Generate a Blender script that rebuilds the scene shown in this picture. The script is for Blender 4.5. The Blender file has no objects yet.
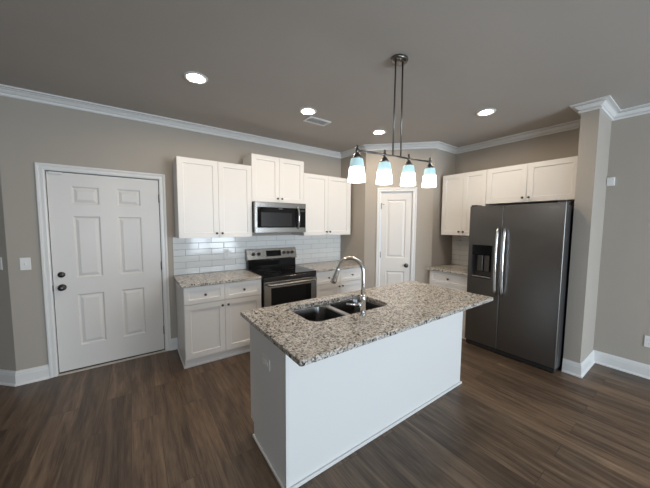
import bpy, bmesh, math, random
from mathutils import Vector, Matrix
random.seed(7)
SC = bpy.context.scene
COL = SC.collection
PI = math.pi

# ------------------------------------------------------------------ camera
def make_camera():
    yaw, pit, rol = [math.radians(a) for a in (35.33, 4.195, 0.35)]
    F = Vector((math.sin(yaw)*math.cos(pit), math.cos(yaw)*math.cos(pit), -math.sin(pit)))
    R = Vector((math.cos(yaw), -math.sin(yaw), 0))
    U = R.cross(F)
    R2 = R*math.cos(rol) + U*math.sin(rol)
    U2 = -R*math.sin(rol) + U*math.cos(rol)
    cd = bpy.data.cameras.new('camera')
    cd.sensor_fit = 'HORIZONTAL'; cd.sensor_width = 36; cd.lens = 270.81*36/650
    cd.clip_start = 0.02
    o = bpy.data.objects.new('camera', cd); COL.objects.link(o)
    o.matrix_world = Matrix(((R2.x, U2.x, -F.x, .9542), (R2.y, U2.y, -F.y, -3.7102), (R2.z, U2.z, -F.z, 1.5471), (0, 0, 0, 1)))
    SC.camera = o
make_camera()

# ------------------------------------------------------------------ world, daylight, exposure
W = bpy.data.worlds.new('world'); SC.world = W; W.use_nodes = True
bg = W.node_tree.nodes['Background']
bg.inputs['Color'].default_value = (.62, .78, 1, 1); bg.inputs['Strength'].default_value = 1.0
SC.view_settings.view_transform = 'Standard'
SC.view_settings.look = 'None'
SC.view_settings.gamma = 1
SC.view_settings.use_curve_mapping = False
SC.view_settings.exposure = 0.17
CAN = 290.0          # radiance of the recessed lights
SHADE = 8.0         # radiance of the pendant shades
ADDED_WINDOWS = [(-0.7, 0.9, .75, 2.2), (2.7, 4.4, .06, 2.15)]      # x and z spans of unseen windows added behind the camera for cool daylight
Y_REAR = -7.6
def day(x0, x1, z0, z1, power):  # area lamp added inside an unseen window, lights the island front coolly
    l = bpy.data.lights.new('window_daylight', 'AREA'); l.shape = 'RECTANGLE'
    l.size = x1-x0-.06; l.size_y = z1-z0-.06; l.energy = power; l.color = (.77, .89, 1.0)
    o = bpy.data.objects.new('window_daylight', l); COL.objects.link(o)
    o.location = ((x0+x1)/2, Y_REAR+.03, (z0+z1)/2)
    o.rotation_euler = (PI/2, 0, 0)
for w_, p in zip(ADDED_WINDOWS, (66, 152)):
    day(*w_, p)

# ------------------------------------------------------------------ key dimensions
H = 2.746
P1 = 3.9125; D1 = .608; QX, QY = 4.6255, -1.3199; XR = 5.189
SX, SY0, SY1 = 4.646, -3.04, -2.905
XL = -2.6; YB = 1.0
S2 = math.sqrt(.5)

# ------------------------------------------------------------------ materials
def mat(name, color, rough=.5, metal=0., **kw):
    m = bpy.data.materials.new(name); m.use_nodes = True
    b = m.node_tree.nodes['Principled BSDF']
    b.inputs['Base Color'].default_value = (*color, 1)
    b.inputs['Roughness'].default_value = rough
    b.inputs['Metallic'].default_value = metal
    for k, v in kw.items():
        b.inputs[k.replace('_', ' ')].default_value = v
    return m
def N(m, t, **kw):
    n = m.node_tree.nodes.new(t)
    for k, v in kw.items(): setattr(n, k, v)
    return n
def L(m, a, b): m.node_tree.links.new(a, b)
def B(m): return m.node_tree.nodes['Principled BSDF']
def tex_coord(m, scale=(1, 1, 1), rot=(0, 0, 0)):
    tc = N(m, 'ShaderNodeTexCoord'); mp = N(m, 'ShaderNodeMapping')
    mp.inputs['Scale'].default_value = scale; mp.inputs['Rotation'].default_value = rot
    L(m, tc.outputs['Object'], mp.inputs['Vector'])
    return mp.outputs['Vector']
def ramp(m, fac, stops, interp='LINEAR'):
    r = N(m, 'ShaderNodeValToRGB'); r.color_ramp.interpolation = interp
    e = r.color_ramp.elements
    while len(e) < len(stops): e.new(.5)
    for el, (p, c) in zip(e, stops):
        el.position = p; el.color = (*c, 1) if len(c) == 3 else c
    L(m, fac, r.inputs['Fac'])
    return r.outputs['Color']
def mix(m, fac, a, b, mode='MIX'):
    n = N(m, 'ShaderNodeMix', data_type='RGBA', blend_type=mode)
    for s, v in ((n.inputs[0], fac), (n.inputs[6], a), (n.inputs[7], b)):
        if hasattr(v, 'is_linked'): L(m, v, s)
        elif isinstance(v, (int, float)): s.default_value = v
        else: s.default_value = (*v, 1)
    return n.outputs[2]
def noise(m, vec, scale, detail=3, rough=.5):
    n = N(m, 'ShaderNodeTexNoise'); n.inputs['Scale'].default_value = scale
    n.inputs['Detail'].default_value = detail; n.inputs['Roughness'].default_value = rough
    L(m, vec, n.inputs['Vector']); return n.outputs['Fac']
def bump(m, h, strength=.2, dist=.002):
    n = N(m, 'ShaderNodeBump'); n.inputs['Strength'].default_value = strength; n.inputs['Distance'].default_value = dist
    L(m, h, n.inputs['Height']); L(m, n.outputs['Normal'], B(m).inputs['Normal'])

def paint(name, col, bscale=220, bstr=.15, rough=.75):
    m = mat(name, col, rough)
    v = tex_coord(m)
    c = mix(m, noise(m, v, 3, 2), tuple(x*.97 for x in col), tuple(min(1, x*1.03) for x in col))
    L(m, c, B(m).inputs['Base Color'])
    bump(m, noise(m, v, bscale, 2), bstr, .002)
    return m
M_WALL = paint('greige wall paint', (.432, .392, .343))
M_CEIL = paint('ceiling paint', (.445, .418, .388), 90, .35, .85)
M_TRIM = mat('white trim paint', (.78, .78, .77), .35)
M_DOOR = mat('white door paint', (.755, .735, .71), .38)
M_CAB = mat('white cabinet paint', (.80, .785, .765), .38)
M_ISL = mat('white island panel paint', (.80, .80, .79), .42)
M_GAP = mat('dark cabinet gap', (.03, .028, .026), .8)
M_PLATE = mat('white plastic', (.82, .82, .80), .4)
M_SLOT = mat('dark slot', (.05, .05, .05), .6)
M_CHROME = mat('chrome', (.78, .78, .78), .12, 1.)
M_NICKEL = mat('dark brushed nickel', (.20, .19, .18), .28, 1.)
M_KNOB = mat('oil bronze knob', (.10, .095, .09), .3, 1.)
M_HINGE = mat('hinge metal', (.16, .155, .15), .4, 1.)
M_BLACK = mat('black enamel', (.012, .012, .013), .22)
M_BGLASS = mat('black glass', (.006, .006, .007), .06, Specular_IOR_Level=.25)
M_PLAST = mat('black plastic', (.02, .02, .021), .45)
M_FGREY = mat('refrigerator case grey', (.035, .035, .036), .5)
M_WOODSILL = mat('threshold wood', (.60, .55, .48), .5)

def brushed(name, col, rough, sc):
    m = mat(name, col, rough, 1.)
    v = tex_coord(m, sc)
    n = noise(m, v, 1., 2)
    mr = N(m, 'ShaderNodeMapRange'); mr.inputs['To Min'].default_value = rough*.8; mr.inputs['To Max'].default_value = rough*1.25
    L(m, n, mr.inputs['Value']); L(m, mr.outputs['Result'], B(m).inputs['Roughness'])
    return m
M_STEEL = brushed('stainless steel', (.37, .36, .345), .24, (2, 2, 400))
M_SINK = brushed('sink steel', (.20, .20, .20), .22, (60, 2, 60))
M_BSTEEL = brushed('black stainless steel', (.185, .18, .175), .36, (2, 2, 40))

def granite():
    m = mat('speckled granite', (.5, .45, .4), .20, Specular_IOR_Level=.28)
    v = tex_coord(m)
    big = noise(m, v, 22, 4, .65)
    base = ramp(m, big, [(.30, (.22, .19, .16)), (.44, (.47, .425, .37)), (.56, (.66, .625, .57)), (.72, (.40, .375, .345))])
    def cells(scale, ch):
        vo = N(m, 'ShaderNodeTexVoronoi'); vo.inputs['Scale'].default_value = scale; L(m, v, vo.inputs['Vector'])
        sp = N(m, 'ShaderNodeSeparateColor'); L(m, vo.outputs['Color'], sp.inputs['Color']); return sp.outputs[ch]
    fl = ramp(m, cells(140, 'Red'), [(0, (.022, .020, .019)), (.13, (.12, .10, .085)), (.25, (.25, .225, .20)), (.40, (.47, .435, .39)), (.66, (.68, .65, .605)), (.92, (.82, .80, .78))], 'CONSTANT')
    c = mix(m, .66, base, fl)
    dark = ramp(m, cells(78, 'Green'), [(0, (1, 1, 1)), (.17, (0, 0, 0))], 'CONSTANT')
    k = N(m, 'ShaderNodeMath', operation='MULTIPLY'); L(m, dark, k.inputs[0])
    th = ramp(m, noise(m, v, 60, 3, .7), [(.42, (0, 0, 0)), (.52, (1, 1, 1))]); L(m, th, k.inputs[1])
    c = mix(m, k.outputs[0], c, (.030, .027, .025))
    L(m, c, B(m).inputs['Base Color'])
    return m
M_GRAN = granite()

def floor_mat():
    m = mat('wood plank floor', (.2, .14, .1), .38)
    v = tex_coord(m, (1, 1, 1), (0, 0, PI/2))
    br = N(m, 'ShaderNodeTexBrick'); br.offset = .37; br.offset_frequency = 2
    for k, val in (('Scale', 1.), ('Mortar Size', .0016), ('Mortar Smooth', .1), ('Bias', 0.), ('Brick Width', 1.22), ('Row Height', .178)):
        br.inputs[k].default_value = val
    br.inputs['Color1'].default_value = (0, 0, 0, 1); br.inputs['Color2'].default_value = (1, 1, 1, 1); br.inputs['Mortar'].default_value = (.5, .5, .5, 1)
    L(m, v, br.inputs['Vector'])
    sp = N(m, 'ShaderNodeSeparateColor'); L(m, br.outputs['Color'], sp.inputs['Color'])
    plank = sp.outputs['Red']
    # grain is offset per plank
    tc = N(m, 'ShaderNodeTexCoord'); cx = N(m, 'ShaderNodeCombineXYZ')
    mm = N(m, 'ShaderNodeMath', operation='MULTIPLY'); L(m, plank, mm.inputs[0]); mm.inputs[1].default_value = 37.
    L(m, mm.outputs[0], cx.inputs['Z'])
    va = N(m, 'ShaderNodeVectorMath', operation='ADD'); L(m, tc.outputs['Object'], va.inputs[0]); L(m, cx.outputs[0], va.inputs[1])
    def streak(sx, sy, sc, det, ro, dist=0.):
        mp = N(m, 'ShaderNodeMapping'); mp.inputs['Scale'].default_value = (sx, sy, 1); L(m, va.outputs[0], mp.inputs['Vector'])
        n = N(m, 'ShaderNodeTexNoise'); n.inputs['Scale'].default_value = sc; n.inputs['Detail'].default_value = det; n.inputs['Roughness'].default_value = ro; n.inputs['Distortion'].default_value = dist
        L(m, mp.outputs[0], n.inputs['Vector']); return n.outputs['Fac']
    g1 = streak(26, 1.6, 1.7, 8, .72, .4)
    g2 = streak(8, .7, 1.5, 6, .65, .8)
    g3 = streak(130, 3.5, 1.2, 3, .6)
    col = ramp(m, g1, [(.35, (.036, .021, .013)), (.46, (.105, .065, .040)), (.54, (.175, .115, .073)), (.67, (.300, .216, .150))])
    col = mix(m, .55, col, ramp(m, g2, [(.38, (.038, .024, .016)), (.47, (.105, .066, .042)), (.55, (.200, .133, .086)), (.67, (.335, .244, .170))]))
    col = mix(m, .25, col, ramp(m, g3, [(.38, (.040, .026, .018)), (.60, (.200, .140, .095))]))
    tone = ramp(m, plank, [(0, (.64, .63, .625)), (.5, (.87, .86, .85)), (1, (1.12, 1.11, 1.09))])
    col = mix(m, 1., col, tone, 'MULTIPLY')
    seam = N(m, 'ShaderNodeMath', operation='MULTIPLY'); L(m, br.outputs['Fac'], seam.inputs[0]); seam.inputs[1].default_value = .6
    col = mix(m, seam.outputs[0], col, (.035, .025, .018))
    L(m, col, B(m).inputs['Base Color'])
    rr = N(m, 'ShaderNodeMapRange'); rr.inputs['To Min'].default_value = .30; rr.inputs['To Max'].default_value = .46
    L(m, g1, rr.inputs['Value']); L(m, rr.outputs[0], B(m).inputs['Roughness'])
    bump(m, g1, .12, .002)
    return m
M_FLOOR = floor_mat()
M_TILE = mat('glazed white tile', (.83, .84, .83), .10)
M_GROUT = mat('light grey grout', (.33, .33, .32), .8)

def emit(name, col, strength):
    m = bpy.data.materials.new(name); m.use_nodes = True
    b = B(m); b.inputs['Base Color'].default_value = (*col, 1); b.inputs['Roughness'].default_value = .4
    b.inputs['Emission Color'].default_value = (*col, 1); b.inputs['Emission Strength'].default_value = strength
    return m
M_LED = emit('warm recessed lamp lens', (1, .83, .64), CAN)
M_SHADE = emit('glowing frosted glass', (1, .97, .95), SHADE)
M_BAND = emit('pale aqua frosted glass', (.40, .58, .61), .62)

def glass():
    m = bpy.data.materials.new('window glass'); m.use_nodes = True
    b = B(m); b.inputs['Transmission Weight'].default_value = 1; b.inputs['Roughness'].default_value = 0; b.inputs['IOR'].default_value = 1.45
    return m
M_GLASS = glass()

# ------------------------------------------------------------------ mesh helpers
def frame(O=(0, 0, 0), U=(1, 0, 0), V=(0, 1, 0), Wd=(0, 0, 1)):
    O, U, V, Wd = map(Vector, (O, U, V, Wd))
    return lambda a, b, c: O + U*a + V*b + Wd*c
ID = frame()
class MB:
    """collects shapes of one mesh, in world coordinates"""
    def __init__(s, fr=ID): s.bm = bmesh.new(); s.fr = fr
    def box(s, x0, x1, y0, y1, z0, z1, bev=0., seg=1):
        vs = [s.bm.verts.new(s.fr(x, y, z)) for x in (x0, x1) for y in (y0, y1) for z in (z0, z1)]
        fs = [s.bm.faces.new([vs[i] for i in f]) for f in ((0, 1, 3, 2), (4, 6, 7, 5), (0, 4, 5, 1), (2, 3, 7, 6), (0, 2, 6, 4), (1, 5, 7, 3))]
        bmesh.ops.recalc_face_normals(s.bm, faces=fs)
        if bev:
            es = {e for f in fs for e in f.edges}
            bmesh.ops.bevel(s.bm, geom=list(es), offset=bev, segments=seg, affect='EDGES', profile=.5)
        return s
    def lathe(s, prof, c=(0, 0, 0), axis='z', n=24, smooth=True, cap=True, sx=1., sy=1.):
        """prof: list of (radius, along)"""
        rings = []
        for r, h in prof:
            ring = []
            for k in range(n):
                a = 2*PI*k/n; p, q = r*math.cos(a)*sx, r*math.sin(a)*sy
                v = {'z': (c[0]+p, c[1]+q, c[2]+h), 'y': (c[0]+p, c[1]+h, c[2]+q), 'x': (c[0]+h, c[1]+p, c[2]+q)}[axis]
                ring.append(s.bm.verts.new(s.fr(*v)))
            rings.append(ring)
        fs = []
        for A, Bq in zip(rings, rings[1:]):
            for k in range(n):
                f = s.bm.faces.new((A[k], A[(k+1) % n], Bq[(k+1) % n], Bq[k])); f.smooth = smooth; fs.append(f)
        if cap:
            fs.append(s.bm.faces.new(rings[0])); fs.append(s.bm.faces.new(rings[-1]))
        bmesh.ops.recalc_face_normals(s.bm, faces=fs)
        return s
    def tube(s, pts, r, n=14, flat=1.):
        pts = [s.fr(*p) for p in pts]; rings = []
        rs = r if isinstance(r, (list, tuple)) else [r]*len(pts)
        T0 = (pts[1]-pts[0]).normalized()
        nx = T0.orthogonal().normalized()
        for i, p in enumerate(pts):
            a = pts[max(0, i-1)]; b = pts[min(len(pts)-1, i+1)]
            T = (b-a).normalized()
            nx = (nx - T*nx.dot(T)).normalized(); ny = T.cross(nx)
            rings.append([s.bm.verts.new(p + nx*rs[i]*math.cos(2*PI*k/n) + ny*rs[i]*flat*math.sin(2*PI*k/n)) for k in range(n)])
        fs = []
        for A, Bq in zip(rings, rings[1:]):
            for k in range(n):
                f = s.bm.faces.new((A[k], A[(k+1) % n], Bq[(k+1) % n], Bq[k])); f.smooth = True; fs.append(f)
        fs.append(s.bm.faces.new(rings[0])); fs.append(s.bm.faces.new(rings[-1]))
        bmesh.ops.recalc_face_normals(s.bm, faces=fs)
        return s
    def prism(s, poly, z0, z1):
        """poly in the first two frame axes, extruded along the third"""
        a = [s.bm.verts.new(s.fr(x, y, z0)) for x, y in poly]; b = [s.bm.verts.new(s.fr(x, y, z1)) for x, y in poly]
        n = len(poly)
        fs = [s.bm.faces.new(a), s.bm.faces.new(b)]
        for k in range(n): fs.append(s.bm.faces.new((a[k], a[(k+1) % n], b[(k+1) % n], b[k])))
        bmesh.ops.recalc_face_normals(s.bm, faces=fs)
        return s
    def slab(s, w, h, t, panels, prof):
        """a door leaf: u 0..w, v 0..h, front at 0, back at -t; each panel (u0,u1,v0,v1) is pressed in along prof [(inset, depth)]"""
        us = sorted({0, w, *[p[0] for p in panels], *[p[1] for p in panels]})
        vs = sorted({0, h, *[p[2] for p in panels], *[p[3] for p in panels]})
        cache = {}
        def V(u, v, d):
            k = (round(u, 5), round(v, 5), round(d, 5))
            if k not in cache: cache[k] = s.bm.verts.new(s.fr(*k))
            return cache[k]
        fs = []
        for u0, u1 in zip(us, us[1:]):
            for v0, v1 in zip(vs, vs[1:]):
                if any(p[0]-1e-6 <= u0 and u1 <= p[1]+1e-6 and p[2]-1e-6 <= v0 and v1 <= p[3]+1e-6 for p in panels): continue
                fs.append(s.bm.faces.new((V(u0, v0, 0), V(u1, v0, 0), V(u1, v1, 0), V(u0, v1, 0))))
        for u0, u1, v0, v1 in panels:
            pu = [u for u in us if u0-1e-6 <= u <= u1+1e-6]; pv = [v for v in vs if v0-1e-6 <= v <= v1+1e-6]
            ring = [V(u, v0, 0) for u in pu] + [V(u1, v, 0) for v in pv[1:]] + [V(u, v1, 0) for u in reversed(pu[:-1])] + [V(u0, v, 0) for v in reversed(pv[1:-1])]
            i, d = prof[0]
            c = [V(u0+i, v0+i, d), V(u1-i, v0+i, d), V(u1-i, v1-i, d), V(u0+i, v1-i, d)]
            corners = [V(u0, v0, 0), V(u1, v0, 0), V(u1, v1, 0), V(u0, v1, 0)]
            idx = [ring.index(q) for q in corners]; nR = len(ring)
            for k in range(4):
                a, b = idx[k], idx[(k+1) % 4]
                if b <= a: b += nR
                side = [ring[j % nR] for j in range(a, b+1)]
                fs.append(s.bm.faces.new(side + [c[(k+1) % 4], c[k]]))
            for (i, d) in prof[1:]:
                e = [V(u0+i, v0+i, d), V(u1-i, v0+i, d), V(u1-i, v1-i, d), V(u0+i, v1-i, d)]
                for k in range(4): fs.append(s.bm.faces.new((c[k], c[(k+1) % 4], e[(k+1) % 4], e[k])))
                c = e
            fs.append(s.bm.faces.new(c))
        bk = [V(0, 0, -t), V(w, 0, -t), V(w, h, -t), V(0, h, -t)]
        fs.append(s.bm.faces.new(list(reversed(bk))))
        def edge_line(fixed, along):
            return along
        bot = [V(u, 0, 0) for u in us]; top = [V(u, h, 0) for u in us]; lef = [V(0, v, 0) for v in vs]; rig = [V(w, v, 0) for v in vs]
        fs.append(s.bm.faces.new(bot + [bk[1], bk[0]])); fs.append(s.bm.faces.new(list(reversed(top)) + [bk[3], bk[2]]))
        fs.append(s.bm.faces.new(list(reversed(lef)) + [bk[0], bk[3]])); fs.append(s.bm.faces.new(rig + [bk[2], bk[1]]))
        bmesh.ops.recalc_face_normals(s.bm, faces=fs)
        return s
    def build(s, name, m, parent=None, origin=None):
        if parent is not None: off = Vector(parent['_o'])
        else: off = Vector(origin) if origin is not None else Vector((0, 0, 0))
        for v in s.bm.verts: v.co -= off
        me = bpy.data.meshes.new(name); s.bm.to_mesh(me); s.bm.free()
        me.materials.append(m)
        o = bpy.data.objects.new(name, me); COL.objects.link(o)
        if parent is not None: o.parent = parent
        else: o.location = off
        o['_o'] = tuple(off)
        return o
def thing(name, label, cat, loc, group=None):
    o = bpy.data.objects.new(name, None); COL.objects.link(o)
    o.location = loc; o['_o'] = tuple(loc); o.empty_display_size = .1
    return tag(o, label, cat, group)
def tag(o, label, cat, group=None):
    o['label'] = label; o['category'] = cat
    if group: o['group'] = group
    return o
def struct(o, label=None):
    o['kind'] = 'structure'
    if label: o['label'] = label
    return o
def sweep(path, prof, ends=True):
    """profile (offset into the room, z) swept along a wall line, mitred; the room is on the right of the walk"""
    mb = MB(); P = [Vector(p) for p in path]; nrm = []
    for a, b in zip(P, P[1:]):
        d = (b-a).normalized(); nrm.append(Vector((d.y, -d.x)))
    rings = []
    for i, p in enumerate(P):
        n1 = nrm[max(0, i-1)]; n2 = nrm[min(len(nrm)-1, i)]
        m = (n1+n2)/(1+n1.dot(n2))
        rings.append([mb.bm.verts.new((p.x+m.x*o, p.y+m.y*o, z)) for o, z in prof])
    n = len(prof)
    fs = []
    for A, Bq in zip(rings, rings[1:]):
        for k in range(n): fs.append(mb.bm.faces.new((A[k], A[(k+1) % n], Bq[(k+1) % n], Bq[k])))
    fs += [mb.bm.faces.new(rings[0]), mb.bm.faces.new(rings[-1])]
    bmesh.ops.recalc_face_normals(mb.bm, faces=fs)
    return mb

# ================================================================== THE SETTING
T = .12
FX0, FX1, FY0, FY1 = XL-T, XR+T, Y_REAR-T, YB+T
struct(MB().box(FX0, FX1, FY0, FY1, -.1, 0).build('floor', M_FLOOR))
struct(MB().box(FX0, FX1, FY0, FY1, H, H+.1).build('ceiling', M_CEIL))

# entry door opening in the wall behind the range
DX0, DW, DH = .2904, .9216, 2.042
JX0, JX1, JZ = DX0-.008, DX0+DW+.008, DH+.008
w = MB()
w.prism([(0, 0), (JX0, 0), (JX0, T), (-T*.414, T)], 0, H)
w.box(JX0, JX1, 0, T, JZ, H)
w.box(JX1, P1, 0, T, 0, H)
struct(w.build('wall_back', M_WALL))
# 45 degree wall left of the entry door
w = MB(); e = 1.0-0
w.prism([(0, 0), (-T*.414, T), (-YB-T*.414+.12, YB), (-YB, YB)], 0, H)
struct(w.build('wall_left_angled', M_WALL))
struct(MB().box(XL, -YB+.2, YB, YB+T, 0, H).build('wall_hall', M_WALL))
# corner pantry: short return, 45 degree wall with the door, second return
struct(MB().box(P1, P1+T, -D1, T, 0, H).build('wall_pantry_left', M_WALL))
DIAG = frame((P1, -D1, 0), (S2, -S2, 0), (0, 0, 1), (-S2, -S2, 0))       # u along the wall, v up, w out into the room
LD = math.hypot(QX-P1, QY+D1)
PS0, PW, PH = .248, .455, 2.04
w = MB(DIAG)
w.box(.0, PS0-.008, 0, H, -.10, 0); w.box(PS0+PW+.008, LD, 0, H, -.10, 0); w.box(PS0-.008, PS0+PW+.008, PH+.008, H, -.10, 0)
struct(w.build('wall_pantry', M_WALL))
struct(MB().box(QX, XR, QY, QY+T, 0, H).build('wall_pantry_right', M_WALL))
struct(MB().box(XR, XR+T, Y_REAR, QY+T, 0, H).build('wall_right', M_WALL))
struct(MB().box(SX, XR, SY0, SY1, 0, H).build('wall_stub', M_WALL))
struct(MB().box(XL-T, XL, Y_REAR, YB+T, 0, H).build('wall_left', M_WALL))
w = MB(); xs = [XL]+[v for ab in ADDED_WINDOWS for v in ab[:2]]+[XR+T]
for k in range(0, len(xs), 2): w.box(xs[k], xs[k+1], Y_REAR-T, Y_REAR, 0, H)
for a, b, z0, z1 in ADDED_WINDOWS: w.box(a, b, Y_REAR-T, Y_REAR, 0, z0); w.box(a, b, Y_REAR-T, Y_REAR, z1, H)
struct(w.build('wall_rear', M_WALL))
for i, (a, b, z0, z1) in enumerate(ADDED_WINDOWS):
    f = MB(); y0, y1 = Y_REAR-.09, Y_REAR-.04
    f.box(a, a+.05, y0, y1, z0, z1).box(b-.05, b, y0, y1, z0, z1).box(a, b, y0, y1, z0, z0+.05).box(a, b, y0, y1, z1-.05, z1).box(a, b, y0, y1, (z0+z1)/2-.02, (z0+z1)/2+.02)
    wf = struct(f.build('window_%d' % (i+1), M_TRIM))  # frame of an unseen window, added to go with its daylight
    g = MB().box(a+.04, b-.04, Y_REAR-.068, Y_REAR-.062, z0+.04, z1-.04).build('pane', M_GLASS, wf)

# crown moulding
CROWN = [(0, H), (0, H-.079), (.012, H-.079), (.017, H-.074), (.017, H-.062), (.005, H-.060), (.006, H-.052), (.020, H-.047), (.040, H-.027), (.050, H-.024), (.034, H-.014), (.040, H-.011), (.072, H-.012), (.073, H)]
struct(sweep([(-.98, .98), (0, 0), (P1, 0), (P1, -D1), (QX, QY), (XR, QY), (XR, SY1), (SX, SY1), (SX, SY0), (XR, SY0), (XR, Y_REAR+.01)], CROWN).build('trim_1', M_TRIM), 'white crown moulding where the walls meet the ceiling')
BASE = [(0, 0), (.027, 0), (.026, .010), (.019, .019), (.015, .020), (.015, .098), (.012, .108), (.0125, .118), (.007, .128), (.006, .138), (0, .138)]
CASW = .0686
struct(sweep([(-.98, .98), (0, 0), (DX0-CASW, 0)], BASE).build('baseboard_left', M_TRIM))
struct(sweep([(DX0+DW+CASW, 0), (1.353, 0)], BASE).build('baseboard_back', M_TRIM))
def dpt(s): return (P1+S2*s, -D1-S2*s)
struct(sweep([dpt(.06), dpt(PS0-.068)], BASE).build('baseboard_pantry_left', M_TRIM))
struct(sweep([dpt(PS0+PW+.062), dpt(LD-.02)], BASE).build('baseboard_pantry_right', M_TRIM))
struct(sweep([(SX, SY1), (SX, SY0), (XR, SY0), (XR, Y_REAR+.01)], BASE).build('baseboard_right', M_TRIM))

# ------------------------------------------------------------------ doors of the room
def casing(fr, u0, u1, v1, cw):
    """moulded casing around an opening u0..u1 up to v1, on the wall face (w = 0)"""
    prof = [(0, 0), (0, .012), (.012, .016), (cw*.55, .014), (cw*.72, .020), (cw-.006, .020), (cw, .016), (cw, 0)]
    mb = MB(fr)
    rings = []
    for (pu, pv, du, dv) in ((u0, 0, -1, 0), (u0, v1, -1, 1), (u1, v1, 1, 1), (u1, 0, 1, 0)):
        rings.append([mb.bm.verts.new(fr(pu+du*o, pv+dv*o, d)) for o, d in prof])
    n = len(prof); fs = []
    for A, Bq in zip(rings, rings[1:]):
        for k in range(n): fs.append(mb.bm.faces.new((A[k], A[(k+1) % n], Bq[(k+1) % n], Bq[k])))
    fs += [mb.bm.faces.new(rings[0]), mb.bm.faces.new(rings[-1])]
    bmesh.ops.recalc_face_normals(mb.bm, faces=fs)
    return mb
def jamb(fr, u0, u1, v1, depth):
    mb = MB(fr)
    mb.box(u0-.0078, u0-.006, 0, v1+.006, -depth, -.001); mb.box(u1+.006, u1+.0078, 0, v1+.006, -depth, -.001); mb.box(u0-.006, u1+.006, v1+.006, v1+.0078, -depth, -.001)
    return mb
BACK = frame((0, 0, 0), (1, 0, 0), (0, 0, 1), (0, -1, 0))
RAISED = [(.004, -.002), (.012, -.011), (.020, -.012), (.046, -.002)]
def knob_round(fr, u, v, w0, r=.027):
    mb = MB(fr)
    mb.lathe([(.033, 0), (.033, .006), (.028, .010), (.012, .013), (.011, .030), (.020, .036), (r, .046), (r*.98, .056), (r*.7, .064), (.004, .066)], (u, v, w0), 'z', 20)
    return mb
d1 = MB(frame((DX0, -0.0, 0.012), (1, 0, 0), (0, 0, 1), (0, -1, 0)))
REC = .012
d1.fr = frame((DX0, REC, 0.012), (1, 0, 0), (0, 0, 1), (0, -1, 0))
pu = [(.170, .386), (.532, .745)]; pv = [(.255, .795), (.965, 1.600), (1.722, 1.900)]
d1.slab(DW, DH-.014, .044, [(a, b, c, d) for a, b in pu for c, d in pv], RAISED)
door1 = struct(d1.build('door_1', M_DOOR, None, (DX0+DW/2, REC, 0)), 'white six panel entry door with dark knob and deadbolt')
casing(BACK, DX0-.007, DX0+DW+.007, DH+.007, CASW-.006).build('casing', M_TRIM, door1)
jamb(BACK, DX0, DX0+DW, DH, T).build('jamb', M_TRIM, door1)
def gap_shade_strip(fr, u0, u1, v1, w0, par):  # black strip that puts the shade of the door gap into colour
    mb = MB(fr)
    mb.box(u0-.0058, u0-.0006, 0, v1+.0058, w0-.035, w0-.010); mb.box(u1+.0006, u1+.0058, 0, v1+.0058, w0-.035, w0-.010); mb.box(u0-.0006, u1+.0006, v1+.0006, v1+.0058, w0-.035, w0-.010)
    mb.build('weatherstrip', M_PLAST, par)
gap_shade_strip(BACK, DX0, DX0+DW, DH-.001, -REC, door1)
MB().box(DX0-.004, DX0+DW+.004, -.022, .06, 0, .012, .003).build('threshold', M_WOODSILL, door1)
MB().box(DX0, DX0+DW, REC-.004, REC+.01, .0122, .024).build('door_sweep', M_PLAST, door1)
knob_round(BACK, DX0+.062, .895, -REC).build('door_knob', M_KNOB, door1)
db = MB(BACK).lathe([(.029, 0), (.029, .010), (.025, .016), (.004, .018)], (DX0+.062, 1.025, -REC), 'z', 20)
db.box(DX0+.052, DX0+.072, 1.019, 1.031, .004, .028, .003)
db.build('deadbolt', M_KNOB, door1)
MB(BACK).box(DX0-.010, DX0-.0005, .868, .925, -.008, .006, .001).build('strike_plate', M_KNOB, door1)
for z in (1.832, 1.047, .264):
    h = MB(BACK); h.lathe([(.0065, -.05), (.0065, .05)], (DX0+DW+.004, z, .004), 'y', 10); h.box(DX0+DW-.004, DX0+DW+.001, z-.045, z+.045, -REC-.002, .002)
    h.build('hinge', M_HINGE, door1)
MB(BACK).box(DX0+.018, DX0+.112, DH-.024, DH-.002, -REC, .012, .003).build('door_guard', M_TRIM, door1)

d2 = MB(frame(DIAG(PS0, .012, -REC), (S2, -S2, 0), (0, 0, 1), (-S2, -S2, 0)))
d2.slab(PW, PH-.014, .04, [(.085, PW-.085, 1.02, 1.915), (.085, PW-.085, .20, .812)], RAISED)
door2 = struct(d2.build('door_2', M_DOOR, None, tuple(DIAG(PS0+PW/2, 0, -REC))), 'narrow white two panel pantry door in the angled corner wall')
casing(DIAG, PS0-.006, PS0+PW+.006, PH+.006, .060).build('casing', M_TRIM, door2)
jamb(DIAG, PS0, PS0+PW, PH, .1).build('jamb', M_TRIM, door2)
knob_round(DIAG, PS0+PW-.062, .918, -REC, .026).build('door_knob', M_KNOB, door2)
for z in (1.83, 1.08, .25):
    h = MB(DIAG); h.lathe([(.006, -.045), (.006, .045)], (PS0-.003, z, .004), 'y', 10); h.box(PS0-.001, PS0+.004, z-.04, z+.04, -REC-.002, .002)
    h.build('hinge', M_HINGE, door2)
g = MB(DIAG); g.tube([(PS0-.003, 1.862, .006), (PS0+.012, 1.862, .02), (PS0+.045, 1.850, .022)], .004, 8); g.build('door_stop', M_HINGE, door2)

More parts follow.
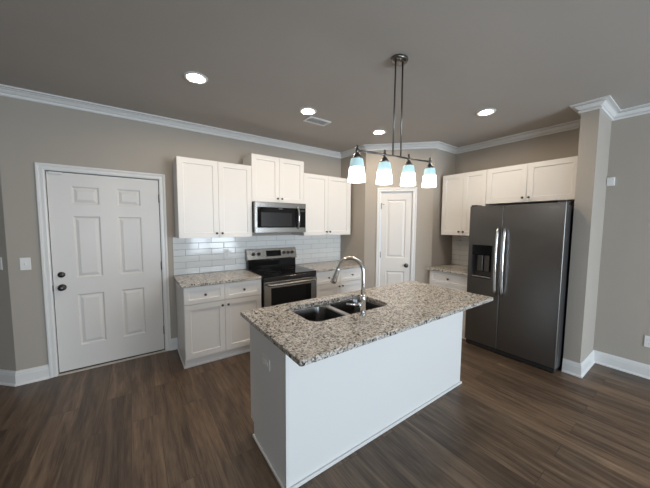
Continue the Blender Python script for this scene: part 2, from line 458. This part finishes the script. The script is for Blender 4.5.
# ------------------------------------------------------------------ tiled backsplashes (one surface each)
def tiles(fr, w_, h_, name, label):
    g = MB(fr); g.box(0, w_, 0, h_, .0005, .006)
    base = struct(g.build(name, M_GROUT), label)
    t = MB(fr); th, tw, gp = .0775, .305, .0030
    rows = math.ceil(h_/th)
    for r in range(rows):
        x = -(.5*tw if r % 2 else 0.) - .02
        v0, v1 = r*th+gp/2, min((r+1)*th-gp/2, h_)
        if v1-v0 < .006: continue
        while x < w_:
            u0, u1 = max(x+gp/2, 0), min(x+tw-gp/2, w_)
            if u1-u0 > .01:
                a, b = random.uniform(-.0008, .0008), random.uniform(-.0006, .0006)
                q = .0035
                top = [(u0+q, v0+q, -a-b), (u1-q, v0+q, a-b), (u1-q, v1-q, a+b), (u0+q, v1-q, -a+b)]
                lo = [(u0, v0), (u1, v0), (u1, v1), (u0, v1)]
                A = [t.bm.verts.new(fr(p, s_, .006)) for p, s_ in lo]
                Bq = [t.bm.verts.new(fr(p, s_, .008)) for p, s_ in lo]
                C = [t.bm.verts.new(fr(p, s_, .0102+d)) for p, s_, d in top]
                for k in range(4):
                    k2 = (k+1) % 4
                    t.bm.faces.new((A[k], A[k2], Bq[k2], Bq[k])); t.bm.faces.new((Bq[k], Bq[k2], C[k2], C[k]))
                t.bm.faces.new(C)
            x += tw
    t.build('tile_field', M_TILE, base)
    return base
CT = .914
tiles(frame((1.338, 0, CT-.0), (1, 0, 0), (0, 0, 1), (0, -1, 0)), P1-1.338-.001, 1.379-CT+.002, 'trim_2', 'white subway tile backsplash behind the range')
tiles(frame((XR, QY-.001, CT), (0, -1, 0), (0, 0, 1), (-1, 0, 0)), .63, 1.398-CT+.002, 'trim_3', 'white subway tile backsplash over the small counter by the refrigerator')

# ================================================================== CABINETS
SHAKER = [(.0015, -.0015), (.004, -.009)]
def knob(fr, u, v, w0, parent):
    MB(fr).lathe([(.007, 0), (.005, .004), (.0045, .014), (.009, .018), (.0135, .022), (.0135, .027), (.008, .031), (.002, .032)], (u, v, w0), 'z', 14).build('knob', M_KNOB, parent)
def leaf(fr, u0, u1, v0, v1, w0, parent, name, kn, rail=.058):
    """one shaker door or drawer front whose back lies at w0"""
    t = .019
    O = fr(u0, v0, w0+t); U = fr(1, 0, 0)-fr(0, 0, 0); V = fr(0, 1, 0)-fr(0, 0, 0); Wd = fr(0, 0, 1)-fr(0, 0, 0)
    w_, h_ = u1-u0, v1-v0
    mb = MB(frame(O, U, V, Wd)); mb.slab(w_, h_, t, [(rail, w_-rail, rail, h_-rail)], SHAKER)
    d = mb.build(name, M_CAB, parent)
    if kn: knob(frame(O, U, V, Wd), kn[0], kn[1], 0, d)
    return d
def upper(fr, u0, u1, div, v0, v1, depth, label, fill0=0., fill1=0.):
    """wall cabinet; fr: u along the wall, v up, w out of the wall; front of the doors at depth"""
    o = fr((u0+u1)/2, v0, 0)
    t = thing('wall_cabinet', label, 'cabinet', tuple(o), 'white wall cabinets')
    MB(fr).box(u0, u1, v0, v1, .001, depth-.0215, .001).build('cabinet_box', M_CAB, t)
    g = .0018; a, b = u0+fill0+.001, u1-fill1-.001
    leaf(fr, a, div-g, v0+.002, v1-.002, depth-.020, t, 'door', (div-g-a-.030, .050))
    leaf(fr, div+g, b, v0+.002, v1-.002, depth-.020, t, 'door', (.030, .050))
    return t
UB, UT = 1.379, 2.275
upper(BACK, 1.3668, 2.2030, 1.797, UB, UT, .335, 'white shaker wall cabinet with tall doors nearest the entry door, left of the microwave')
upper(BACK, 2.2050, 2.9700, 2.5875, 1.832, 2.431, .335, 'shorter white shaker wall cabinet directly above the microwave')
upper(BACK, 2.9720, 3.8720, 3.400, UB, UT, .335, 'white shaker wall cabinet with tall doors right of the microwave', fill1=.035)
RIGHT = frame((XR, 0, 0), (0, -1, 0), (0, 0, 1), (-1, 0, 0))
FD = XR-4.77
upper(RIGHT, 1.358, 1.989, 1.683, 1.398, 2.276, FD, 'tall-doored white wall cabinet over the small counter, left of the refrigerator', fill0=.012)
upper(RIGHT, 1.991, 2.903, 2.440, 1.824, 2.276, FD, 'wide low white wall cabinet above the refrigerator')

def base(fr, u0, u1, divs, label, depth=.63, end=None, f0=0., f1=0.):
    o = fr((u0+u1)/2, 0, depth/2)
    t = thing('base_cabinet', label, 'cabinet', tuple(o), 'white base cabinets')
    top = CT-.0305
    MB(fr).box(u0, u1, .105, top, .002, depth-.0215, .001).build('cabinet_box', M_CAB, t)
    MB(fr).box(u0+.001, u1-.001, 0, .105, .002, depth-.050).build('toe_kick', M_CAB, t)
    sh = MB(fr)
    sh.prism([(u0-(.012 if end == 0 else 0), depth-.050), (u1, depth-.050), (u1, depth-.021), (u0-(.012 if end == 0 else 0), depth-.036)], 0, .02) if False else None
    sh.box(u0-(.012 if end == 0 else 0), u1, 0, .019, depth-.050, depth-.037, .003)
    if end == 0: sh.box(u0-.012, u0, 0, .019, .03, depth-.051, .003)
    sh.build('shoe_moulding', M_TRIM, t)
    us = [u0+f0+.002]+divs+[u1-f1-.002]; g = .0018
    for k, (a, b) in enumerate(zip(us, us[1:])):
        a += g; b -= g
        leaf(fr, a, b, .697, top-.006, depth-.020, t, 'drawer', ((b-a)/2, (top-.006-.697)/2), .045)
        kx = (b-a-.030) if k % 2 == 0 else .030
        leaf(fr, a, b, .108, .691, depth-.020, t, 'door', (kx, .583-.05))
    return t
base(BACK, 1.355, 2.199, [1.768], 'white base cabinet with two drawers over two doors, between the entry door and the range', end=0)
base(BACK, 2.980, 3.907, [3.422], 'white base cabinet with drawers between the range and the pantry corner', f1=.045)
base(RIGHT, 1.345, 1.950, [], 'narrow white drawer base cabinet between the pantry corner and the refrigerator', depth=.652, f0=.012)

def counter(x0, x1, y0, y1, label):
    c = MB().box(x0, x1, y0, y1, CT-.030, CT, .003, 2).build('countertop', M_GRAN, None, ((x0+x1)/2, (y0+y1)/2, CT-.03))
    tag(c, label, 'countertop', 'granite counters along the walls'); return c
counter(1.330, 2.2015, -.645, -.0005, 'speckled brown granite countertop left of the range')
counter(2.9785, 3.9115, -.645, -.0005, 'speckled brown granite countertop right of the range, ending at the pantry wall')
counter(4.496, XR-.0005, -1.953, -1.326, 'small granite countertop beside the refrigerator')

# ================================================================== RANGE
def make_range():
    x0, x1 = 2.2160, 2.9760; xc = (x0+x1)/2
    t = thing('range', 'stainless steel electric range with black glass cooktop', 'stove', (xc, -.33, 0))
    MB().box(x0, x1, -.635, -.012, .03, .895, .002).build('body', M_BLACK, t)
    MB().box(x0-.0005, x1+.0005, -.660, -.085, .895, .918, .004, 2).build('cooktop', M_BGLASS, t)
    for bx, by, r in ((x0+.19, -.50, .105), (x1-.19, -.50, .085), (x0+.19, -.24, .085), (x1-.19, -.24, .105)):
        rg = MB()
        for q in (r, r*.62): rg.lathe([(q-.0015, .9182), (q-.0015, .9186), (q, .9186), (q, .9182)], (bx, by, 0), 'z', 36, cap=False)
        rg.build('burner_ring', M_NICKEL, t)
    MB().box(x0, x1, -.662, -.636, .845, .894, .004).build('front_rail', M_BLACK, t)
    # black riser, tilted steel control panel
    side = frame((0, 0, 0), (0, 1, 0), (0, 0, 1), (1, 0, 0))
    MB(side).prism([(-.098, .9185), (-.014, .9185), (-.014, 1.055), (-.092, 1.055)], x0+.012, x1-.012).build('riser', M_BGLASS, t)
    bgd = MB(side); bgd.prism([(-.112, 1.052), (-.106, 1.038), (-.014, 1.038), (-.014, 1.192), (-.060, 1.192), (-.078, 1.186)], x0, x1)
    bg_ = bgd.build('backguard', M_STEEL, t)
    a, b = Vector((-.112, 1.052)), Vector((-.078, 1.186)); d = (b-a).normalized()
    fp = frame((x0, a.x, a.y), (1, 0, 0), (0, d.x, d.y), (0, -d.y, d.x))
    MB(fp).box(.275, .505, .030, .115, -.002, .002, .001).build('display', M_BGLASS, bg_)
    for u in (.085, .165, .555, .625, .690):
        k = MB(fp); k.lathe([(.024, 0), (.024, .004), (.020, .006), (.019, .022), (.016, .025), (.002, .025)], (u, .072, 0), 'z', 18)
        k.box(u-.003, u+.003, .054, .090, .020, .028, .001)
        k.build('control_knob', M_PLAST, bg_)
    # oven door
    DZ0, DZ1 = .215, .840
    fr = frame((x0+.004, -.672, DZ0), (1, 0, 0), (0, 0, 1), (0, -1, 0)); dw = x1-x0-.008
    dr = MB(fr).slab(dw, DZ1-DZ0, .033, [(.085, dw-.085, .115, .545)], [(.001, -.002), (.003, -.003)]).build('oven_door', M_STEEL, t)
    MB(fr).box(.088, dw-.088, .118, .542, -.003, -.0005).build('window', M_BGLASS, dr)
    h = MB(fr); n = 16
    hv = .592
    h.tube([(.03+(dw-.06)*k/n, hv, .040+.022*math.sin(PI*k/n)) for k in range(n+1)], .0165, 12)
    for u in (.045, dw-.045): h.box(u-.012, u+.012, hv-.010, hv+.010, -.001, .042, .002)
    h.build('handle', M_STEEL, dr)
    MB(fr).lathe([(.012, 0), (.012, .002), (.010, .003)], (dw/2, .070, 0), 'z', 18, sx=1.6).build('badge', M_CHROME, dr)
    MB().box(x0+.004, x1-.004, -.668, -.637, .055, .208, .004).build('storage_drawer', M_STEEL, t)
    for fx in (x0+.06, x1-.06):
        for fy in (-.58, -.08): MB().lathe([(.018, 0), (.018, .03)], (fx, fy, 0), 'z', 10).build('foot', M_PLAST, t)
make_range()

# ================================================================== MICROWAVE
def make_microwave():
    x0, x1, z0, z1 = 2.2105, 2.9610, 1.430, 1.829; yf = -.408
    t = thing('microwave', 'stainless steel over-the-range microwave with black glass front', 'microwave', ((x0+x1)/2, -.2, z0))
    MB().box(x0, x1, yf+.035, -.013, z0+.004, z1, .003).build('case', M_BLACK, t)
    fr = frame((x0, yf, z0), (1, 0, 0), (0, 0, 1), (0, -1, 0)); w_, h_ = x1-x0, z1-z0
    dr = MB(fr); dr.box(0, w_, 0, .070, -.033, 0, .004); dr.box(0, w_, h_-.070, h_, -.033, 0, .004); dr.box(0, .034, .066, h_-.066, -.033, 0, .001)
    door = dr.build('door', M_STEEL, t)
    MB(fr).box(.034, .634, .070, h_-.070, -.033, -.002, .001).build('glass', M_BGLASS, door)
    MB(fr).box(.085, .530, .083, h_-.135, -.002, -.0012).build('window_screen', M_BLACK, door)
    cp = MB(fr).box(.637, w_-.004, .070, h_-.070, -.033, -.002, .001).build('control_panel', M_BGLASS, t)
    MB(fr).box(.655, w_-.02, h_-.115, h_-.085, -.002, -.0012).build('display', M_PLAST, cp)
    h = MB(fr); n = 14
    h.tube([(.612, .050+.300*k/n, .022+.026*math.sin(PI*k/n)) for k in range(n+1)], .0105, 12, 1.25)
    for v in (.060, .340): h.box(.603, .621, v-.010, v+.010, -.001, .026, .002)
    h.build('handle', M_CHROME, door)
    MB(fr).box(.33, .39, h_-.088, h_-.080, -.002, .0004).build('badge', M_STEEL, door)
    v = MB()
    for k in range(12): v.box(x0+.06+k*.052, x0+.098+k*.052, -.30, -.12, z0+.0005, z0+.0045)
    v.build('vent_grille', M_STEEL, t)
make_microwave()

# ================================================================== REFRIGERATOR
def make_fridge():
    y0, y1 = -2.893, -1.957; xf = 4.442; zt = 1.778
    t = thing('refrigerator', 'black stainless side-by-side refrigerator with water dispenser in its left door', 'refrigerator', (4.8, (y0+y1)/2, 0))
    MB().box(xf+.085, XR-.03, y0+.010, y1-.004, .035, zt-.020, .004).build('case', M_FGREY, t)
    O = (xf, y1, .075); U, V, Wd = (0, -1, 0), (0, 0, 1), (-1, 0, 0)
    fr = frame(O, U, V, Wd)
    w_ = y1-y0; split = .381; hd = zt-.075
    def rounded(u0, u1):
        """door outline with softly rounded vertical edges"""
        r = .009; p = []
        for k in range(6):
            a = PI/2*k/5; p.append((u0+r-r*math.cos(a), -r+r*math.sin(a)))
        for k in range(6):
            a = PI/2*k/5; p.append((u1-r+r*math.sin(a), -r+r*math.cos(a)))
        return p + [(u1, -.08), (u0, -.08)]
    def door_mb(u0, u1, v0, v1):
        f2 = frame(fr(0, 0, 0), U, Wd, V); mb = MB(f2); mb.prism(rounded(u0, u1), v0, v1)
        for f in mb.bm.faces: f.smooth = False
        return mb
    # left door in pieces around the dispenser cavity
    du0, du1, dv0, dv1 = .045, .290, .815, 1.228
    f2 = frame(fr(0, 0, 0), U, Wd, V)
    mb = door_mb(0, split-.002, 0, dv0)
    mb.prism(rounded(0, split-.002), dv1, hd)
    r = .009
    mb.prism([(0, -.08)]+[(r-r*math.cos(PI/2*k/5), -r+r*math.sin(PI/2*k/5)) for k in range(6)]+[(du0, 0), (du0, -.08)], dv0, dv1)
    mb.prism([(du1, -.08), (du1, 0)]+[(split-.002-r+r*math.sin(PI/2*k/5), -r+r*math.cos(PI/2*k/5)) for k in range(6)]+[(split-.002, -.08)], dv0, dv1)
    left = mb.build('door', M_BSTEEL, t)
    left['label'] = 'narrow left door with the water dispenser'
    right = door_mb(split+.002, w_, 0, hd).build('door', M_BSTEEL, t)
    right['label'] = 'wide right door'
    q = MB(fr); q.box(du0, du1, dv0, dv1, -.078, -.070)
    q.box(du0, du0+.010, dv0, dv1, -.070, .001).box(du1-.010, du1, dv0, dv1, -.070, .001).box(du0+.01, du1-.01, dv0, dv0+.012, -.070, .001)
    q.build('dispenser_cavity', M_FGREY, left)
    MB(fr).box(du0+.010, du1-.010, dv1-.125, dv1, -.070, .002, .002).build('dispenser_panel', M_BGLASS, left)
    MB(fr).box(du0+.012, du1-.012, dv0+.012, dv0+.030, -.060, .006, .003).build('dispenser_tray', M_STEEL, left)
    p = MB(fr); p.box(.105, .165, dv0+.09, dv1-.125, -.055, -.030, .004).box(.185, .245, dv0+.09, dv1-.125, -.055, -.030, .004)
    p.build('dispenser_paddle', M_NICKEL, left)
    for u, par in ((split-.036, left), (split+.038, right)):
        h = MB(fr); n = 18; v0, v1 = .655, 1.435
        h.tube([(u, v0+(v1-v0)*k/n, .030+.030*max(0, math.sin(PI*k/n))**.7) for k in range(n+1)], .0135, 14, 1.0)
        for v in (v0+.012, v1-.012): h.box(u-.011, u+.011, v-.018, v+.018, -.001, .034, .004)
        h.build('handle', M_CHROME, par)
    MB(fr).box(w_-.135, w_-.055, hd-.052, hd-.040, -.0005, .0015).build('badge', M_NICKEL, right)
    for u in (.04, w_-.04):
        MB(fr).box(u-.035, u+.035, hd+.0005, hd+.018, -.16, -.015, .004).build('hinge_cover', M_PLAST, t)
    MB(fr).box(.01, w_-.01, -.055, -.004, -.085, -.020, .003).build('base_grille', M_PLAST, t)
    for u in (.035, w_-.035):
        for d in (-.045, -.65): MB(fr).lathe([(.020, -.016), (.020, .016)], (u, -.054, d), 'x', 12).build('roller', M_PLAST, t)
make_fridge()

# ================================================================== ISLAND
IX0, IX1, IY0, IY1 = 1.622, 3.512, -2.400, -1.828
def make_island():
    t = thing('kitchen_island', 'white panelled kitchen island base under the large granite top', 'island', ((IX0+IX1)/2, (IY0+IY1)/2, 0))
    top = CT-.0305
    side = frame((0, 0, 0), (0, 1, 0), (0, 0, 1), (1, 0, 0))
    # end panels (notched for the toe kick), long panel, kick, back
    for nm, a, b in (('end_panel', IX0, IX0+.018), ('end_panel', IX1-.018, IX1)):
        MB(side).prism([(IY0+.0065, 0), (IY1-.06, 0), (IY1-.06, .105), (IY1, .105), (IY1, top), (IY0+.0065, top)], a, b).build(nm, M_ISL, t)
    MB().box(IX0-.001, IX1+.001, IY0, IY0+.006, 0, top, .001).build('long_panel', M_ISL, t)
    bx = MB(); bx.box(IX0+.0185, IX1-.0185, IY0+.0065, IY0+.02, 0, top); bx.box(IX0+.0185, IX1-.0185, IY1-.075, IY1-.06, 0, .105); bx.box(IX0+.0185, IX1-.0185, IY1-.02, IY1-.002, .105, top)
    bx.box(IX0+.0185, IX1-.0185, IY0+.021, IY1-.021, .105, .12)
    bx.build('cabinet_box', M_CAB, t)
    MB().box(IX0-.005, IX0+.018, IY0-.005, IY0-.0002, .0195, top, .001).build('corner_trim', M_TRIM, t)
    s = MB()
    s.box(IX0-.014, IX1+.014, IY0-.016, IY0-.0005, 0, .022, .004)
    s.box(IX0-.014, IX0-.0015, IY0, IY1-.06, 0, .022, .004); s.box(IX1+.0015, IX1+.014, IY0, IY1-.06, 0, .022, .004)
    s.build('shoe_moulding', M_TRIM, t)
make_island()
# granite top with the sink cut out
SKX0, SKX1, SKY0, SKY1 = 1.872, 2.612, -2.292, -1.905
def rrect(x0, x1, y0, y1, r, n=8):
    p = []
    for cx, cy, a0 in ((x1-r, y1-r, 0), (x0+r, y1-r, PI/2), (x0+r, y0+r, PI), (x1-r, y0+r, 1.5*PI)):
        for k in range(n+1):
            a = a0+PI/2*k/n; p.append((cx+r*math.cos(a), cy+r*math.sin(a)))
    return p
def make_island_top():
    x0, x1, y0, y1 = 1.563, 3.520, -2.661, -1.797
    mb = MB(); bm = mb.bm
    def ring(pts, z): return [bm.verts.new((x, y, z)) for x, y in pts]
    hole = rrect(SKX0, SKX1, SKY0, SKY1, .085)
    c = .003
    z0, z1 = CT-.030, CT
    prof = [(.006, 0), (.0018, .0015), (0, .005), (0, z1-z0-c), (c*.3, z1-z0-c*.3), (c, z1-z0)]
    rs = [ring(rrect(x0+i, x1-i, y0+i, y1-i, max(.010-i, .003), 4), z0+z) for i, z in prof]
    o0, o3 = rs[0], rs[-1]
    h0, h1 = ring(hole, z0), ring(hole, z1)
    fs = []
    for A, Bq in list(zip(rs, rs[1:]))+[(h1, h0)]:
        n = len(A)
        for k in range(n): fs.append(bm.faces.new((A[k], A[(k+1) % n], Bq[(k+1) % n], Bq[k])))
    def edges(r): return [bm.edges.get((r[k], r[(k+1) % len(r)])) for k in range(len(r))]
    for a, b in ((o3, h1), (o0, h0)):
        bmesh.ops.triangle_fill(bm, use_beauty=True, use_dissolve=False, edges=edges(a)+edges(b))
    bmesh.ops.recalc_face_normals(bm, faces=bm.faces[:])
    o = mb.build('island_countertop', M_GRAN, None, ((x0+x1)/2, (y0+y1)/2, z0))
    tag(o, 'large speckled granite island countertop with a sink cutout', 'countertop')
make_island_top()
def make_sink():
    t = thing('sink', 'double bowl undermount stainless steel sink in the island', 'sink', ((SKX0+SKX1)/2, (SKY0+SKY1)/2, CT-.24))
    zt = CT-.0308
    bowls = [(SKX0+.004, 2.203, SKY0+.004, SKY1-.004), (2.243, SKX1-.004, SKY0+.004, SKY1-.004)]
    for (a, b, c, d) in bowls:
        mb = MB(); bm = mb.bm
        def ring(ins, z, r): return [bm.verts.new((x, y, z)) for x, y in rrect(a+ins, b-ins, c+ins, d-ins, r)]
        rings = [ring(0, zt, .080), ring(.004, zt-.010, .078), ring(.008, zt-.150, .074), ring(.016, zt-.175, .068), ring(.035, zt-.188, .055), ring(.10, zt-.192, .03)]
        for A, Bq in zip(rings, rings[1:]):
            n = len(A)
            for k in range(n):
                f = bm.faces.new((A[k], A[(k+1) % n], Bq[(k+1) % n], Bq[k])); f.smooth = True
        bm.faces.new(rings[-1])
        bmesh.ops.recalc_face_normals(bm, faces=bm.faces[:])
        bmesh.ops.reverse_faces(bm, faces=bm.faces[:])
        o = mb.build('bowl', M_SINK, t)
        s = o.modifiers.new('thickness', 'SOLIDIFY'); s.thickness = .0012; s.offset = -1
        cx, cy = (a+b)/2, (c+d)/2
        MB().lathe([(.045, .001), (.043, .004), (.036, .004), (.034, .001)], (cx, cy, zt-.192), 'z', 24).build('drain', M_CHROME, o)
    # rim plate joining the two bowls, seen between them
    mb = MB(); bm = mb.bm
    def loop(p, z): return [bm.verts.new((x, y, z)) for x, y in p]
    outer = loop(rrect(SKX0-.012, SKX1+.012, SKY0-.012, SKY1+.012, .09), zt)
    holes = [loop(rrect(*b, .080), zt) for b in bowls]
    es = []
    for r in [outer]+holes:
        for k in range(len(r)): es.append(bm.edges.new((r[k], r[(k+1) % len(r)])))
    bmesh.ops.triangle_fill(bm, use_beauty=True, use_dissolve=False, edges=es)
    o = mb.build('rim', M_STEEL, t)
    s = o.modifiers.new('thickness', 'SOLIDIFY'); s.thickness = .0012; s.offset = 0
make_sink()
def make_faucet():
    bx, by = 2.250, -2.345
    t = thing('faucet', 'tall chrome gooseneck pull-down faucet behind the island sink', 'faucet', (bx, by, CT))
    MB().lathe([(.027, 0), (.027, .006), (.022, .012), (.020, .014)], (bx, by, CT), 'z', 24).build('base_ring', M_CHROME, t)
    MB().lathe([(.0205, .012), (.0205, .125), (.018, .135), (.0135, .142)], (bx, by, CT), 'z', 24).build('body', M_CHROME, t)
    dx, dy = -.5, .866; R_ = .094; a1 = 2.8
    def P(s, z): return (bx+dx*s, by+dy*s, CT+z)
    pts = [P(0, .135), P(0, .20), P(0, .295)]
    for k in range(1, 15):
        a = a1*k/14; pts.append(P(R_-R_*math.cos(a), .300+R_*math.sin(a)))
    es, ez = R_-R_*math.cos(a1), .300+R_*math.sin(a1); ts, tz = math.sin(a1), math.cos(a1)
    pts.append(P(es+ts*.012, ez+tz*.012))
    MB().tube(pts, .0135, 14).build('spout', M_CHROME, t)
    MB().tube([P(es+ts*q, ez+tz*q) for q in (.008, .025, .060, .105, .132)], [.0145, .0165, .0190, .0225, .0215], 16).build('spray_head', M_CHROME, t)
    lv = MB(); lv.tube([(bx-.018, by, CT+.075), (bx-.045, by, CT+.075)], .0155, 14)
    lv.build('handle_hub', M_CHROME, t)
    MB().tube([(bx-.035, by, CT+.076), (bx-.075, by+.012, CT+.082), (bx-.125, by+.024, CT+.092)], [.0075, .0065, .006], 10).build('lever', M_CHROME, t)
make_faucet()

# ================================================================== PENDANT FIXTURE
def make_pendant():
    A, Bv = Vector((2.171, -2.350, 2.031)), Vector((2.975, -2.350, 2.065))
    cx, cy = 2.578, -2.340
    t = thing('pendant_light', 'four-shade linear pendant light hanging over the kitchen island', 'lamp', (cx, cy, H))
    MB().lathe([(.068, -.001), (.068, -.014), (.060, -.022), (.010, -.026)], (cx, cy, H), 'z', 32, sx=1., sy=.8).build('canopy', M_NICKEL, t)
    s = [0, .326, .658, 1.0]
    def at(f): return A.lerp(Bv, f)
    MB().tube([tuple(at(-.012)), tuple(at(1.012))], .007, 10).build('crossbar', M_NICKEL, t)
    for f in (.4316, .541):
        p = at(f)
        MB().tube([(p.x, p.y, p.z), (p.x+(cx-p.x)*.15, p.y, H-.02)], .0062, 10).build('rod', M_NICKEL, t)
    for f in s:
        p = at(f)
        c = MB(); c.lathe([(.003, .034), (.0075, .030), (.0075, .012), (.011, .010), (.011, -.010), (.009, -.014), (.012, -.020), (.024, -.034), (.030, -.046), (.030, -.056)], tuple(p), 'z', 20)
        c.build('socket_cup', M_NICKEL, t)
        band = MB(); band.lathe([(.031, -.0545), (.039, -.056), (.0415, -.062), (.0468, -.096), (.0488, -.112)], tuple(p), 'z', 28, cap=False)
        sh = MB(); sh.lathe([(.0488, -.112), (.0520, -.140), (.0560, -.180), (.0578, -.203), (.0550, -.203), (.0530, -.180), (.0490, -.140), (.0458, -.112)], tuple(p), 'z', 28, cap=False)
        shade = sh.build('lamp_shade', M_SHADE, t)
        b = band.build('shade_top', M_BAND, shade); b['label'] = 'pale aqua upper band of the shade'
        md = b.modifiers.new('thickness', 'SOLIDIFY'); md.thickness = .003
make_pendant()

# ================================================================== CEILING FIXTURES
for (x, y), lb in zip(((1.425, -1.192), (2.521, -1.172), (3.613, -1.159), (4.063, -2.268)),
        ('recessed ceiling light nearest the entry door, alone at left', 'recessed ceiling light right beside the air vent',
         'recessed ceiling light near the angled pantry wall, behind the pendant', 'recessed ceiling light in front of the refrigerator')):
    t = thing('recessed_light', lb, 'light', (x, y, H), 'recessed ceiling lights')
    MB().lathe([(.0555, -.0008), (.0555, -.0030), (.078, -.0105), (.086, -.0100), (.093, -.0006)], (x, y, H), 'z', 36, cap=False).build('trim_ring', M_TRIM, t)
    MB().lathe([(.0552, -.0028), (.0552, -.0010)], (x, y, H), 'z', 36).build('lens', M_LED, t)
def make_vent():
    x0, x1, y0, y1 = 2.605, 2.900, -1.085, -.925
    t = thing('ceiling_vent', 'white rectangular air vent on the ceiling', 'vent', ((x0+x1)/2, (y0+y1)/2, H))
    f = MB(); z0, z1 = H-.012, H-.0005; b = .026
    f.box(x0, x1, y0, y0+b, z0, z1, .003).box(x0, x1, y1-b, y1, z0, z1, .003).box(x0, x0+b, y0+b, y1-b, z0, z1, .003).box(x1-b, x1, y0+b, y1-b, z0, z1, .003)
    f.build('frame', M_TRIM, t)
    MB().box(x0+b, x1-b, y0+b, y1-b, H-.0016, H-.0006).build('duct_opening', M_KNOB, t)
    l = MB()
    for k in range(7):
        y = y0+b+.008+k*.0155
        fr = frame((0, y, H-.007), (1, 0, 0), (0, .75, .66), (0, -.66, .75))
        l.fr = fr; l.box(x0+b, x1-b, -.0075, .0075, -.0008, .0008)
    l.build('louvres', M_TRIM, t)
make_vent()

# ================================================================== WALL PLATES
def plate(fr, u, v, kind, label, wide=.072, tall=.117):
    o = fr(u, v, 0)
    t = thing('light_switch' if kind == 'switch' else 'outlet', label, 'switch' if kind == 'switch' else 'outlet', tuple(o))
    MB(fr).box(u-wide/2, u+wide/2, v-tall/2, v+tall/2, .0005, .006, .002, 2).build('cover_plate', M_PLATE, t)
    if kind == 'switch':
        MB(fr).box(u-.005, u+.005, v-.011, v+.011, .005, .016, .002).build('toggle', M_PLATE, t)
    else:
        horiz = wide > tall
        for s in (-.02, .02):
            a, b = (u+s, v) if horiz else (u, v+s)
            r = MB(fr).box(a-.015, a+.015, b-.014, b+.014, .0055, .0072, .003).build('receptacle', M_PLATE, t)
            q = MB(fr)
            for d in (-.006, .006):
                if horiz: q.box(a-.004, a+.004, b+d-.001, b+d+.001, .0073, .0076)
                else: q.box(a+d-.001, a+d+.001, b-.004, b+.004, .0073, .0076)
            q.build('slot', M_SLOT, r)
    return t
plate(BACK, .113, 1.155, 'switch', 'white light switch on the wall just left of the entry door')
ANG = frame((0, 0, 0), (-S2, S2, 0), (0, 0, 1), (-S2, -S2, 0))
plate(ANG, .098, 1.165, 'switch', 'white light switch on the dark angled wall at the far left edge')
TF = frame((0, -.0102, 0), (1, 0, 0), (0, 0, 1), (0, -1, 0))
plate(TF, 1.962, 1.150, 'outlet', 'white outlet on the tile backsplash left of the range')
plate(frame((IX0-.0003, 0, 0), (0, -1, 0), (0, 0, 1), (-1, 0, 0)), 2.125, .662, 'outlet', 'white outlet set sideways on the near end of the kitchen island', .117, .072)
plate(RIGHT, 3.442, .376, 'outlet', 'white outlet low on the right wall above the baseboard')
def make_sensor():
    u, v = 3.0735, 2.022
    t = thing('wall_sensor', 'small white square box high on the right wall beside the column', 'sensor', tuple(RIGHT(u, v, 0)))
    MB(RIGHT).box(u-.030, u+.030, v-.045, v+.045, .0005, .034, .004, 2).build('housing', M_PLATE, t)
    MB(RIGHT).box(u-.016, u+.016, v-.012, v+.020, .034, .0355, .001).build('face_panel', M_PLATE, t)
make_sensor()

for o in bpy.data.objects:
    if '_o' in o: del o['_o']
